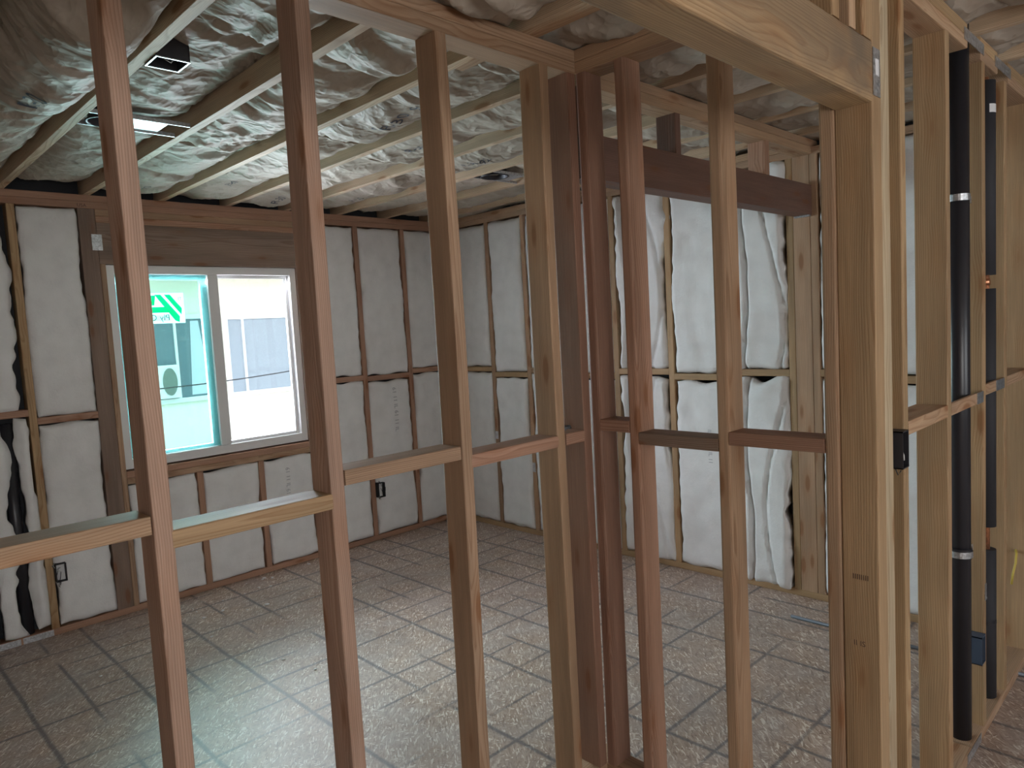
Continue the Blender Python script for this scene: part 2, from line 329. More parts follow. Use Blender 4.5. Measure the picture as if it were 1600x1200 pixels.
# ---------------------------------------------------------------- near partition (parallel to the window wall)
XA = .459; SP = .4064
GS = 'studs of the near partition'
lumber('top_plate', -.6, XQ, YP, YP+D, HU, HU+T, TAN, 'lower top plate over the near partition studs, ending at the inside corner', 'plate')
lumber('top_plate', -.6, XQ+D, YP, YP+D, HU+T, HT, TAN, 'upper top plate over the near partition, directly under the joists', 'plate')
lumber('bottom_plate', -.6, XQ+D, YP, YP+D, 0, T, TAN, 'bottom plate nailed to the floor below the near partition studs', 'plate')
for i, (lab, col, bow) in enumerate([
    ('tall fir stud before the left edge of the window, leftmost stud in the photo', PINKL, 0.004),
    ('tall fir stud just right of the window, second from the left', PINKL, -0.003),
    ('tall fir stud with orange knots, third from the left, right of the window', TAN, 0.006),
    ('fir stud with a pale knotty edge, fourth from the left, just left of the corner', TAN, -0.004)]):
    x = XA+SP*i
    lumber('wooden_stud', x, x+T, YP, YP+D, T, HU, col, lab, 'stud', GS, bow=bow, wane=1, bev=.004)
lumber('wooden_stud', XQ-T, XQ, YP, YP+D, T, HU, RED, 'fir stud closing the near partition right at the inside corner', 'stud', GS, bow=0.0, wane=1)
GB = 'blocks of the near partition'
for x0, x1, zt, lab, col in [(-.1, XA, 1.228, 'flat fire block running from the left edge of the photo to the leftmost stud', TAN),
    (XA+T, XA+SP, 1.190, 'flat fire block between the two leftmost studs, below the window', YEL),
    (XA+SP+T, XA+2*SP, 1.240, 'flat fire block between the second and third studs from the left', TAN),
    (XA+2*SP+T, XA+3*SP, 1.210, 'reddish flat fire block between the third and fourth studs from the left', PINK),
    (XA+3*SP+T, XQ-T, 1.210, 'very short fire block beside the inside corner, carrying a scrap of wire', PINK)]:
    lumber('fire_block', x0, x1, YP, YP+D, zt-T, zt, col, lab, 'block', GB)

# ---------------------------------------------------------------- return partition (towards the photographer)
GQ = 'studs of the short return partition'
lumber('top_plate', XQ, XQ+D, YG+D, YP, HU, HU+T, TAN, 'lower top plate of the short return partition, left of the large beam', 'plate')
lumber('top_plate', XQ, XQ+D, YG+D, YP, HU+T, HT, TAN, 'upper top plate of the short return partition, meeting the corner', 'plate')
lumber('bottom_plate', XQ, XQ+D, YG+D, YP, 0, T, TAN, 'bottom plate under the short return partition', 'plate')
for y, lab, col in [(1.476, 'reddish stud with a rounded edge, right side of the inside corner', RED),
    (1.324, 'orange stud with a long crack, first after the inside corner', PINK),
    (1.013, 'pale smooth stud passing behind the large beam, middle of the return partition', TAN),
    (.7085, 'narrow stud tight against the heavy post, end of the return partition', TAN)]:
    lumber('wooden_stud', XQ, XQ+D, y, y+T, T, HU, col, lab, 'stud', GQ, bow=.002, wane=1, bev=.007)
for y0, y1, zt, lab in [(1.362, 1.476, 1.243, 'stubby fire block just right of the inside corner'),
    (1.051, 1.324, 1.209, 'fire block between the cracked orange stud and the pale smooth stud'),
    (.7465, 1.013, 1.231, 'fire block between the pale smooth stud and the heavy post, rightmost of the return partition')]:
    lumber('fire_block', XQ, XQ+D, y0, y1, zt-T, zt, GRY if y0 < 1.3 and y0 > 1.04 else RED, lab, 'block', 'blocks of the return partition')

# ---------------------------------------------------------------- opening header beyond the return partition
lumber('top_plate', XQ+D, XF-.001, YP2, YP2+D, HU, HU+T, TAN, 'lower top plate above the dark header, right of the corner', 'plate')
lumber('top_plate', XQ+D, XF+.08, YP2, YP2+D, HU+T, HT, TAN, 'upper top plate above the dark header, crossing to the far right wall', 'plate')
lumber('header_beam', XQ+D, XF-.003, YP2, YP2+D, 2.052, 2.203, BRN, 'dark brown header spanning the opening between the corner and the far right wall', 'header', bev=.002)
for x0, x1, lab, col in [(XQ+D, XQ+D+T, 'short cripple on the left end of the dark header', BRN), (2.50, 2.538, 'short dark cripple on the dark header, left of the pale stud', BRN),
    (3.26, 3.298, 'short pinkish cripple on the dark header, right of the pale stud', PINK)]:
    lumber('cripple_stud', x0, x1, YP2, YP2+D, 2.203, HU, col, lab, 'stud', 'cripples over the dark header')

# ---------------------------------------------------------------- front wall: beam, post, plumbing wall
bo = lumber('support_beam', -.95, 1.851, YG, YG+D, 2.046, 2.186, YEL, 'large knotty yellow beam crossing the top of the photo', 'beam', bev=.006); bo.data.materials[0] = WOODST
lumber('wooden_post', 1.851, 1.909, YG, YG+D, T, HU, YEL, 'wide-faced post carrying the right end of the large beam, left board', 'post', 'boards of the beam post')
lumber('wooden_post', 1.9095, 1.966, YG, YG+D, T, HU, PALE, 'pale right-hand board of the post beside the large beam', 'post', 'boards of the beam post')
for x0, x1, lab, col in [(1.62, 1.66, 'short cripple above the large beam, leftmost of three', YEL), (1.716, 1.754, 'short cripple above the large beam, middle of three', TAN), (1.793, 1.850, 'thick short cripple above the large beam, tight against the post', YEL)]:
    lumber('cripple_stud', x0, x1, YG, YG+D, 2.186, HU, col, lab, 'stud', 'cripples over the large beam')
lumber('wooden_stud', -1.0+.001, -.951, YG, YG+D, T, HU, TAN, 'stud under the far left end of the large beam', 'stud')
GR = 'studs of the plumbing wall'
for x, lab, col in [(2.048, 'narrow stud with the dark switch box, just right of the post', YEL), (2.458, 'broad-faced fir stud left of the black drain pipe', YEL),
    (2.885, 'fir stud between the two black pipes, with the blue box low down', YEL), (3.210, 'fir stud right of the foam-sleeved pipe', YEL)]:
    lumber('wooden_stud', x, x+T, YG, YG+D, T, HU, col, lab, 'stud', GR, bow=.001, wane=1)
lumber('wooden_stud', 3.655, 3.693, YG, YG+D, T, HU, YEL, 'bright fir stud at the right edge of the photo', 'stud', GR)
for x0, x1, zt, lab in [(2.086, 2.458, 1.252, 'fire block between the switch box stud and the broad-faced stud'), (2.496, 2.885, 1.252, 'fire block crossing in front of the black drain pipe'),
    (2.923, 3.210, 1.270, 'fire block crossing in front of the foam-sleeved pipe'), (3.248, 3.655, 1.270, 'fire block at the right edge of the photo')]:
    pipe = x0 in (2.496, 2.923)
    lumber('fire_block', x0, x1, YG, YG+(.0115 if pipe else D), zt-T, zt, TAN, lab, 'block', 'blocks of the plumbing wall', bev=.002)
for x0, x1, nm in [(-.95, 2.70, 'stretch over the large beam and the post'), (2.86, 3.10, 'short piece between the two black pipes'), (3.26, 5.2, 'stretch running out of the photo on the right')]:
    lumber('top_plate', x0, x1, YG, YG+D, HU, HU+T, TAN, 'lower top plate of the plumbing wall, '+nm, 'plate')
    lumber('top_plate', x0, x1, YG, YG+D, HU+T, HT, YEL, 'upper top plate of the plumbing wall, '+nm, 'plate')
lumber('bottom_plate', 1.851, 2.715, YG, YG+D, 0, T, TAN, 'bottom plate below the beam post, up to the black drain pipe', 'plate')
lumber('bottom_plate', 2.725, 5.2, YG, YG+D, 0, T, TAN, 'bottom plate below the foam-sleeved pipe, running out to the right', 'plate')

# ---------------------------------------------------------------- window wall framing
GW = 'studs of the window wall'
lumber('top_plate', X0, XF+D, YW, YW+D, HU, HU+T, PINK, 'lower top plate of the window wall, stamped near its left end', 'plate')
tpw = lumber('top_plate', X0, XF+D, YW, YW+D, HU+T, HT, PINK, 'upper top plate of the window wall under the joist ends', 'plate')
lumber('bottom_plate', .84, XF+D, YW, YW+D, 0, T, PINK, 'bottom plate below the window wall, right of the metal guard strips', 'plate')
lumber('bottom_plate', X0, .84, YW, YW+D, 0, T, PINK, 'bottom plate of the window wall behind the metal guard strips', 'plate')
for x0, x1, z0, z1, lab, col in [
    (.412, .45, T, HU, 'stud of the window wall at the far left, past the black pipes', TAN),
    (.832, .870, T, HU, 'yellow stud of the window wall left of the full-height white batt', YEL),
    (2.515, 2.60, T, HU, 'double-width stud of the window wall right of the window', PINK),
    (2.945, 2.983, T, HU, 'first thin stud of the window wall right of the window', PINK),
    (3.365, 3.403, T, HU, 'second thin stud of the window wall right of the window', PINK),
    (3.735, 3.764, T, HU, 'corner stud of the window wall at the far corner', PINK)]:
    lumber('wooden_stud', x0, x1, YW, YW+D, z0, z1, col, lab, 'stud', GW)
lumber('wooden_post', 1.165, 1.252, YW, YW+D, T, HU, GRY, 'wide brown post of the window wall left of the window', 'post')
lumber('trimmer_stud', 1.2525, 1.2825, YW, YW+D, T, WZ1, TAN, 'narrow trimmer between the wide brown post and the window', 'stud')
lumber('trimmer_stud', 2.476, 2.514, YW, YW+D, T, WZ1, PINK, 'trimmer on the right side of the window', 'stud')
lumber('header_beam', 1.2525, 2.514, YW, YW+D, WZ1+.001, 2.282, GRY, 'wide brown header board right above the window', 'header', bev=.002)
lumber('filler_board', 1.2525, 2.514, YW, YW+D, 2.282, 2.320, PINK, 'flat filler board on the window header, lower of two', 'board')
lumber('filler_board', 1.2525, 2.514, YW, YW+D, 2.320, HU, TAN, 'flat filler board on the window header, upper of two', 'board')
lumber('window_sill_plate', 1.283, 2.475, YW, YW+D, .800, .838, PINK, 'rough sill board under the window', 'board')
lumber('window_sill_plate', 1.283, 2.475, YW, YW+D, .762, .800, TAN, 'second rough board under the window sill board', 'board')
for x0, lab in [(1.683, 'short cripple below the window, left one'), (2.085, 'short cripple below the window, right one')]:
    lumber('cripple_stud', x0, x0+T, YW, YW+D, T, .762, PINK, lab, 'stud', 'cripples below the window')
for x0, x1, zt, lab in [(.87, 1.165, 1.212, 'fire block left of the window between two white batts'), (2.60, 2.945, 1.262, 'fire block of the window wall, first one right of the window'),
    (2.983, 3.365, 1.250, 'fire block of the window wall, second one right of the window'), (3.403, 3.735, 1.275, 'fire block of the window wall nearest the far corner'), (.45, .832, 1.262, 'fire block of the window wall at the far left')]:
    lumber('fire_block', x0, x1, YW, YW+D, zt-T, zt, PINK, lab, 'block', 'blocks of the window wall')

# ---------------------------------------------------------------- far right wall framing
GF = 'studs of the far right wall'
lumber('top_plate', XF, XF+D, .72, YW, HU, HU+T, TAN, 'lower top plate of the far right wall', 'plate')
lumber('top_plate', XF, XF+D, 1.66, YW, HU+T, HT, TAN, 'upper top plate of the far right wall, room side', 'plate')
lumber('bottom_plate', XF, XF+D, .72, YW, 0, T, YEL, 'bottom plate of the far right wall along the floor', 'plate')
for y, lab in [(4.015, 'thin stud of the far right wall nearest the far corner'), (3.632, 'thin stud of the far right wall seen left of the corner post'), (3.225, 'stud of the far right wall hidden behind the corner studs'),
    (2.835, 'orange stud of the far right wall just right of the corner'), (2.420, 'stud of the far right wall between two full white batts'), (2.005, 'stud of the far right wall behind the pale smooth stud'),
    (1.662, 'thin stud of the far right wall left of the header posts'), (1.18, 'stud of the far right wall past the header posts'), (.80, 'last stud of the far right wall by the plumbing wall')]:
    lumber('wooden_stud', XF, XF+D, y, y+T, T, HU, YEL if y < 2.9 else TAN, lab, 'stud', GF)
lumber('wooden_post', XF, XF+D, 1.572, 1.6615, T, HU, TAN, 'wide post of the far right wall carrying the dark header', 'post')
lumber('wooden_stud', XF, XF+D, 1.533, 1.571, T, HU, TAN, 'stud tight on the right of the header post', 'stud')
for y0, y1, zt in [(4.053, YW, 1.262), (3.67, 4.015, 1.222), (3.263, 3.632, 1.255), (2.873, 3.225, 1.22), (2.458, 2.835, 1.252), (2.043, 2.42, 1.222), (1.70, 2.005, 1.250), (1.218, 1.533, 1.250), (.838, 1.18, 1.22)]:
    lab = {4.053: 'fire block of the far right wall nearest the far corner', 3.67: 'fire block of the far right wall, second from the far corner', 3.263: 'fire block of the far right wall, third from the far corner', 2.873: 'fire block of the far right wall just right of the inside corner',
           2.458: 'fire block of the far right wall with the small metal cap', 2.043: 'fire block of the far right wall left of the pale smooth stud', 1.70: 'fire block of the far right wall left of the header posts', 1.218: 'fire block of the far right wall seen right of the beam post', .838: 'fire block of the far right wall by the plumbing wall'}[y0]
    lumber('fire_block', XF, XF+D, y0, y1, zt-T, zt, YEL, lab, 'block', 'blocks of the far right wall')

# ---------------------------------------------------------------- joists
ordn = ['first', 'second', 'third', 'fourth', 'fifth', 'sixth', 'seventh', 'eighth', 'ninth', 'tenth', 'eleventh', 'twelfth', 'thirteenth']
JX = [.815+.4045*k for k in range(-3, 11)]
for k, x in enumerate(JX):
    kk = k-3
    if kk < 0: lab = ['far left ceiling joist outside the photo', 'ceiling joist just outside the photo on the left', 'ceiling joist at the upper left edge of the photo'][k]
    elif kk < 8: lab = 'long ceiling joist, %s from the left over the window room' % ordn[kk]
    else: lab = 'ceiling joist over the hall past the far right wall, %s one' % ordn[kk-8]
    lumber('ceiling_joist', x-.019, x+.019, -2.68, YW+.085, HT, HT+.14, JOIST, lab, 'joist', 'ceiling joists', bev=.0015)
lumber('ceiling_joist', JX[5]+.0195, JX[5]+.0575, -1.2, YP+.35, HT, HT+.14, TAN, 'short joist doubled beside a long joist above the inside corner', 'joist')

# ---------------------------------------------------------------- kraft-faced ceiling batts
def kraft_h(u, v, P):
    """drop of the paper below its stapled edge; u 0..1 across, v metres along"""
    sd, sag, edge = P['seed'], P['sag'], P['edge']
    c = 1-abs(2*u-1)**2.6
    L = P['len']
    endf = min(1, v/.16)*min(1, (L-v)/.16); endf = endf*endf*(3-2*endf)
    big = noise.noise(Vector((sd, v*1.7, 0)))*.5+noise.noise(Vector((u*1.5+sd, v*3.2, 4)))*.35
    z = edge-(sag+.045*big)*c*(.35+.65*endf)
    w_ = u*.37; a = .6*math.sin(sd*5)
    p1 = Vector((w_*2.6*math.cos(a)+v*2.6*math.sin(a), v*4.2*math.cos(a)-w_*3*math.sin(a), sd*3))
    wp = Vector((noise.noise(p1*.9), noise.noise(p1*.9+Vector((9, 9, 9))), 0))
    q = p1+wp*1.1
    z += (abs(noise.noise(q))*.042-.010)*P['cr']*(.4+.6*c)
    z -= (abs(noise.noise(q*2.1+Vector((3, 7, 1))))*.022-.003)*P['cr']
    q2 = Vector((w_*7, v*15+w_*6*math.sin(sd*2), sd))
    amp = max(0, noise.noise(Vector((w_*3+7, v*2.2, sd)))+.25)
    z += abs(noise.noise(q2+wp*1.5))*.030*P['cr']*amp
    pl = noise.noise(Vector((sd*5, v*24+u*4*math.sin(sd*7), u*1.5)))
    z += pl*.007*P['cr']*(abs(2*u-1)**2)*(1+noise.noise(Vector((sd, v*2, 7))))
    return z
def ceiling_batt(x0, x1, y0, y1, label, seed, sag=.05, edge=.06, cr=1.0, texts=()):
    W = x1-x0; L = y1-y0
    P = dict(seed=seed, sag=sag, edge=edge, cr=cr, len=L)
    nu, nv = 26, max(12, int(L/.014)); bm = bmesh.new(); grid = []
    for j in range(nv+1):
        row = []
        for i in range(nu+1):
            u = i/nu; v = L*j/nv
            z = HT+kraft_h(u, v, P)
            if i in (0, nu): z = HT+edge+.012*noise.noise(Vector((seed, v*4, i)))
            z = min(z, HT+.118)
            for c0, c1 in ((YP, YP2+D), (YG, YG+D), (YW-.02, YW+D)):     # the paper lies on top of the plates it crosses
                if c0-.03 < y0+v < c1+.03: z = max(z, HT+.004)
            yy = y0+v+.018*noise.noise(Vector((u*5, seed, j > nv/2)))*(j in (0, nv))
            row.append(bm.verts.new((x0+W*u-(x0+x1)/2, yy-y0, z-HT)))
        grid.append(row)
    for j in range(nv):
        for i in range(nu): bm.faces.new((grid[j][i], grid[j+1][i], grid[j+1][i+1], grid[j][i+1]))
    # fibreglass body above the paper
    top = {}
    def tv(i, j):
        if (i, j) not in top: top[(i, j)] = bm.verts.new((grid[j][i].co.x, grid[j][i].co.y, .136))
        return top[(i, j)]
    for j in range(nv):
        bm.faces.new((grid[j][0], tv(0, j), tv(0, j+1), grid[j+1][0])); bm.faces.new((grid[j][nu], grid[j+1][nu], tv(nu, j+1), tv(nu, j)))
    for i in range(nu):
        bm.faces.new((grid[0][i], grid[0][i+1], tv(i+1, 0), tv(i, 0))); bm.faces.new((grid[nv][i], tv(i, nv), tv(i+1, nv), grid[nv][i+1]))
    bm.faces.new([tv(0, 0), tv(nu, 0), tv(nu, nv), tv(0, nv)][::1]) if False else None
    bmesh.ops.recalc_face_normals(bm, faces=bm.faces)
    o = obj('ceiling_insulation_batt', bm, KRAFT, smooth=True, loc=((x0+x1)/2, y0, HT))
    tag(o, label, 'insulation', 'paper faced ceiling batts')
    for (txt, size, tu, tv_) in texts:
        me = text_mesh(txt, size)
        for v in me.vertices:
            # reading direction -Y, letter tops towards -X, seen from below
            xx = W*tu-v.co.y; yy = L*tv_-v.co.x
            u = min(max(xx/W, .02), .98); vv = min(max(yy, .02), L-.02)
            i0 = u*nu; j0 = vv/L*nv; a = int(i0); b = int(j0); fi = i0-a; fj = j0-b
            a = min(a, nu-1); b = min(b, nv-1)
            z = (GZ(P, a, b, nu, nv, L)*(1-fi)+GZ(P, a+1, b, nu, nv, L)*fi)*(1-fj)+(GZ(P, a, b+1, nu, nv, L)*(1-fi)+GZ(P, a+1, b+1, nu, nv, L)*fi)*fj
            v.co = Vector((xx-W/2, yy, z-.0025))
        t = obj('printed_text', me, INK, o); t['label'] = 'grey blue lettering on the paper'
    return o
def GZ(P, a, b, nu, nv, L):
    return min(kraft_h(a/nu, L*b/nv, P), .118)
def text_mesh(txt, size, ext=0.0, sub=True, align='LEFT'):
    cu = bpy.data.curves.new('text', 'FONT'); cu.body = txt; cu.size = size; cu.extrude = ext; cu.align_x = align; cu.resolution_u = 3
    to = bpy.data.objects.new('text', cu); C.objects.link(to); bpy.context.view_layer.update()
    dg = bpy.context.evaluated_depsgraph_get(); me = bpy.data.meshes.new_from_object(to.evaluated_get(dg))
    bpy.data.objects.remove(to); bpy.data.curves.remove(cu)
    if sub:
        bm = bmesh.new(); bm.from_mesh(me); bmesh.ops.triangulate(bm, faces=bm.faces)
        for _ in range(3):
            es = [e for e in bm.edges if e.calc_length() > size*.18]
            if es: bmesh.ops.subdivide_edges(bm, edges=es, cuts=1); bmesh.ops.triangulate(bm, faces=bm.faces)
        bm.to_mesh(me); bm.free()
    return me
names_bay = {-3: 'far left, outside the photo', -2: 'second bay outside the photo', -1: 'left of the first long joist', 0: 'bay of the square metal box', 1: 'bay between second and third joists', 2: 'bay between third and fourth joists', 3: 'bay between fourth and fifth joists',
    4: 'bay between fifth and sixth joists', 5: 'bay of the second can light', 6: 'bay beside the far right wall', 7: 'over the far right wall', 8: 'past the far right wall', 9: 'at the far right over the hall'}
TX = {(2, 1): [('S R-30  92', .085, .62, .72)], (3, 0): [('R-30', .07, .6, .85)], (1, 0): [('R-30', .06, .55, .75)], (4, 0): [('R-30', .07, .6, .6)], (5, 1): [('R-30', .07, .55, .6)], (3, 1): [('R-30  92', .07, .5, .8)], (6, 1): [('R-30 10/1 107', .075, .6, .9)],
      (-1, 1): [('R-30', .08, .5, .8)], (2, 0): [('R-30', .06, .5, .7)], (4, 1): [('R-30  92', .06, .5, .7)], (7, 3): [('R-30 92', .09, .5, .6)]}
for b in range(-3, 10):
    x0 = JX[b+3]+.0195+(.038 if b == 2 else 0); x1 = JX[b+4]-.0195
    cuts = [YW+.07, 3.18+.25*math.sin(b*2.1), 1.95+.2*math.sin(b*1.3+1), .62+.12*math.sin(b), -.9+.2*math.sin(b*3), -2.6]
    for s in range(5):
        y1, y0 = cuts[s], cuts[s+1]
        if s == 4 or b > 7 and s < 2: continue
        y1 -= .004
        if s == 0: y1 = YW+.02
        wher = ['by the window wall', 'mid room', 'above near partition', 'above large beam', 'behind'][s]
        sag = {-1: .09, -2: .10, 0: .055, 1: .05}.get(b, .045)
        if s >= 2: sag += .02
        edge = .075 if b < 1 else .055
        if (b, s) == (-1, 1): sag = .165
        if (b, s) == (-1, 2): sag = .12
        if (b, s) == (0, 1): sag = .03; edge = .08
        if (b, s) == (5, 0): sag = .03
        ceiling_batt(x0, x1, y0, y1, 'crumpled paper batt, %s, %s' % (names_bay[b], wher), b*3.37+s*1.91+.5, sag, edge, 1.25 if b < 2 else .8, TX.get((b, s), ()))

# ---------------------------------------------------------------- white wall batts
def wall_batt(plane, a0, a1, z0, z1, label, seed, puff=.018, text=None, jit=.013, group='white wall batts', fold=0.0):
    """plane 'W' (window wall, a = x) or 'F' (far right wall, a = y); pillow shaped fibreglass batt"""
    w_, h_ = a1-a0, z1-z0
    nu = max(8, int(w_/.012)); nv = max(10, int(h_/.014)); bm = bmesh.new()
    def pt(u, v, dep):
        # outline jitter
        e = (abs(2*u-1))**8; f = (abs(2*v-1))**10
        ju = jit*(1.5*noise.noise(Vector((seed, v*h_*3.2, 1 if u > .5 else 0)))+.7*noise.noise(Vector((seed, v*h_*17, 3 if u > .5 else 2))))*e
        jv = jit*1.1*(noise.noise(Vector((u*w_*9, seed, 1 if v > .5 else 0)))-.15)*f
        return Vector((a0+w_*u+ju, dep, z0+h_*v+jv))
    def front(u, v):
        d = min(u, 1-u)*w_; d2 = min(v, 1-v)*h_
        r = .035; k = 1-max(0, 1-d/r)**2; k2 = 1-max(0, 1-d2/r)**2
        b = puff*(k*k2)-.012+(.016*noise.noise(Vector((u*w_*4, v*h_*3, seed)))+.010*noise.noise(Vector((u*w_*11, v*h_*9, seed+5)))+.008*(.5-abs(noise.noise(Vector((u*w_*7+seed, v*h_*8, seed)))))*max(0, abs(2*v-1)**3+.2))*k*k2
        if fold:
            s = abs(u-(.80+.05*math.sin(v*7+seed)))
            b -= fold*max(0, 1-s/.045)
            s = abs(u-(.30+.22*math.sin(v*4.3+seed*2)-.1*v))
            b -= fold*.45*max(0, 1-s/.05)
        return b
    grid = [[bm.verts.new(pt(i/nu, j/nv, front(i/nu, j/nv))) for i in range(nu+1)] for j in range(nv+1)]
    for j in range(nv):
        for i in range(nu): bm.faces.new((grid[j][i], grid[j][i+1], grid[j+1][i+1], grid[j+1][i]))
    rim = [(i, 0) for i in range(nu)]+[(nu, j) for j in range(nv)]+[(i, nv) for i in range(nu, 0, -1)]+[(0, j) for j in range(nv, 0, -1)]
    fr = [grid[j][i] for i, j in rim]
    def inset(c, k): 
        return Vector(((c.x-(a0+a1)/2)*k+(a0+a1)/2, 0, (c.z-(z0+z1)/2)*(1-(1-k)*.5)+(z0+z1)/2))
    bk = []
    for vtx in fr:
        c = inset(vtx.co, .95); bk.append(bm.verts.new((min(max(c.x, a0+.004), a1-.004), -.084, min(max(c.z, z0+.004), z1-.004))))
    for k in range(len(fr)):
        k2 = (k+1) % len(fr); bm.faces.new((fr[k2], fr[k], bk[k], bk[k2]))
    bm.faces.new(bk)
    for v in bm.verts:      # into world, proud direction is towards the room
        a, dep, z = v.co
        v.co = Vector((a-(a0+a1)/2, -dep, z-z0)) if plane == 'W' else Vector((-dep, a-(a0+a1)/2, z-z0))
    if plane == 'F': bmesh.ops.recalc_face_normals(bm, faces=bm.faces)
    bmesh.ops.recalc_face_normals(bm, faces=bm.faces)
    loc = ((a0+a1)/2, YW, z0) if plane == 'W' else (XF, (a0+a1)/2, z0)
    o = obj('wall_insulation_batt', bm, BATT, smooth=True, loc=loc); tag(o, label, 'insulation', group)
    if text:
        txt, size, tu, tz = text
        me = text_mesh(txt, size)
        for v in me.vertices:   # lettering runs down the batt
            su = tu*w_+v.co.y; sz = tz*h_-v.co.x
            uu = su/w_; vv = min(max(sz/h_, 0), 1)
            dep = front(uu, vv)+.003
            v.co = Vector((a0+su-(a0+a1)/2, -dep, sz)) if plane == 'W' else Vector((-dep, (a1-a0)/2-su, sz))
        if plane == 'F':
            me.flip_normals()
        t = obj('printed_text', me, INKF, o); t['label'] = 'faint grey lettering down the batt'
    return o
wb = wall_batt
wb('W', .873, 1.160, 1.216, 2.352, 'tall white batt left of the window, above its fire block', 3.1, .016)
wb('W', .873, 1.160, .045, 1.170, 'white batt left of the window below the fire block, beside the dark box', 5.2, .018)
wb('W', 1.288, 1.680, .042, .758, 'low white batt under the left part of the window', 7.7, .012)
wb('W', 1.724, 2.082, .042, .758, 'low white batt under the middle of the window', 9.4, .012)
wb('W', 2.126, 2.472, .042, .758, 'low white batt with faint lettering under the right part of the window', 11.4, .012, ('61 11 IL 61', .042, .42, .90))
wb('W', 2.604, 2.940, 1.268, 2.352, 'upper white batt of the window wall, first right of the window', 13.9, .016, jit=.014)
wb('W', 2.604, 2.940, .042, 1.220, 'lower white batt of the window wall, first right of the window', 15.2, .016, jit=.014)
wb('W', 2.988, 3.360, 1.256, 2.352, 'upper white batt of the window wall, second right of the window', 17.9, .018, jit=.016)
wb('W', 2.988, 3.360, .042, 1.206, 'lower white batt of the window wall with lettering and a dark box beside it', 19.1, .018, ('61 11 IL 61 11 IL', .05, .55, .95), jit=.016)
wb('W', 3.408, 3.730, 1.280, 2.352, 'upper white batt of the window wall at the far corner', 21.9, .016, jit=.012)
wb('W', 3.408, 3.730, .042, 1.232, 'lower white batt of the window wall at the far corner', 23.6, .016)
# torn batts at the far left, dark cavity and pipes between them
wb('W', .56, .80, 1.268, 2.352, 'torn white batt at the left edge of the photo, upper one', 27.6, .024, jit=.03)
wb('W', .605, .700, .06, 1.216, 'torn strip of white batt between the two black pipes', 29.6, .022, jit=.03)
wb('W', .765, .828, .06, 1.216, 'thin torn strip of white batt right of the narrow black pipe', 31.6, .022, jit=.018)
wb('F', 4.056, 4.56, 1.266, 2.352, 'upper white batt of the far right wall in the far corner', 33.1, .016)
wb('F', 4.056, 4.56, .042, 1.220, 'lower white batt of the far right wall in the far corner', 34.1, .016)
wb('F', 3.674, 4.012, 1.228, 2.352, 'upper white batt of the far right wall, second from the far corner', 36.1, .020, jit=.014)
wb('F', 3.674, 4.012, .042, 1.178, 'bright lower white batt of the far right wall, second from the far corner', 37.8, .026, jit=.020)
wb('F', 3.268, 3.628, 1.260, 2.352, 'upper white batt of the far right wall behind the corner studs', 39.3, .018)
wb('F', 3.268, 3.628, .042, 1.212, 'lower white batt of the far right wall behind the corner studs', 40.3, .018)
wb('F', 2.878, 3.220, 1.226, 2.352, 'upper white batt of the far right wall seen through the slit right of the corner', 41.9, .020, jit=.018)
wb('F', 2.878, 3.220, .042, 1.176, 'lower white batt of the far right wall seen through the slit right of the corner', 43.9, .020, jit=.018)
wb('F', 2.462, 2.830, 1.258, 2.352, 'upper white batt right of the cracked orange stud, behind the small metal cap', 45.5, .026, jit=.032, fold=.035)
wb('F', 2.462, 2.830, .042, 1.208, 'lower white batt with a column of faint lettering, right of the cracked orange stud', 46.5, .024, ('C 61 61  11  C 61 61', .05, .55, .98), jit=.030, fold=.032)
wb('F', 2.047, 2.415, 1.228, 2.352, 'upper white batt of the far right wall left of the pale smooth stud', 48.2, .026, jit=.018)
wb('F', 2.047, 2.415, .042, 1.178, 'lower white batt left of the pale smooth stud, with a thin printed line', 49.9, .022, ('IL 11 61  IL 11', .035, .60, .75), jit=.018)
wb('F', 1.704, 2.000, 1.256, 2.352, 'creased upper white batt right of the pale smooth stud', 52.2, .034, jit=.034, fold=.045)
wb('F', 1.704, 2.000, .038, 1.206, 'creased lower white batt right of the pale smooth stud, hanging over the bottom plate', 53.4, .034, jit=.034, fold=.045)
wb('F', 1.222, 1.529, 1.256, 2.352, 'upper white batt seen through the slit right of the beam post', 55.7, .016, fold=.01)
wb('F', 1.222, 1.529, .042, 1.206, 'lower white batt seen through the slit right of the beam post', 56.7, .016, fold=.01)
wb('F', .842, 1.176, 1.226, 2.352, 'upper white batt behind the black drain pipe', 58.8, .016)
wb('F', .842, 1.176, .042, 1.176, 'lower white batt behind the black drain pipe', 59.8, .016)

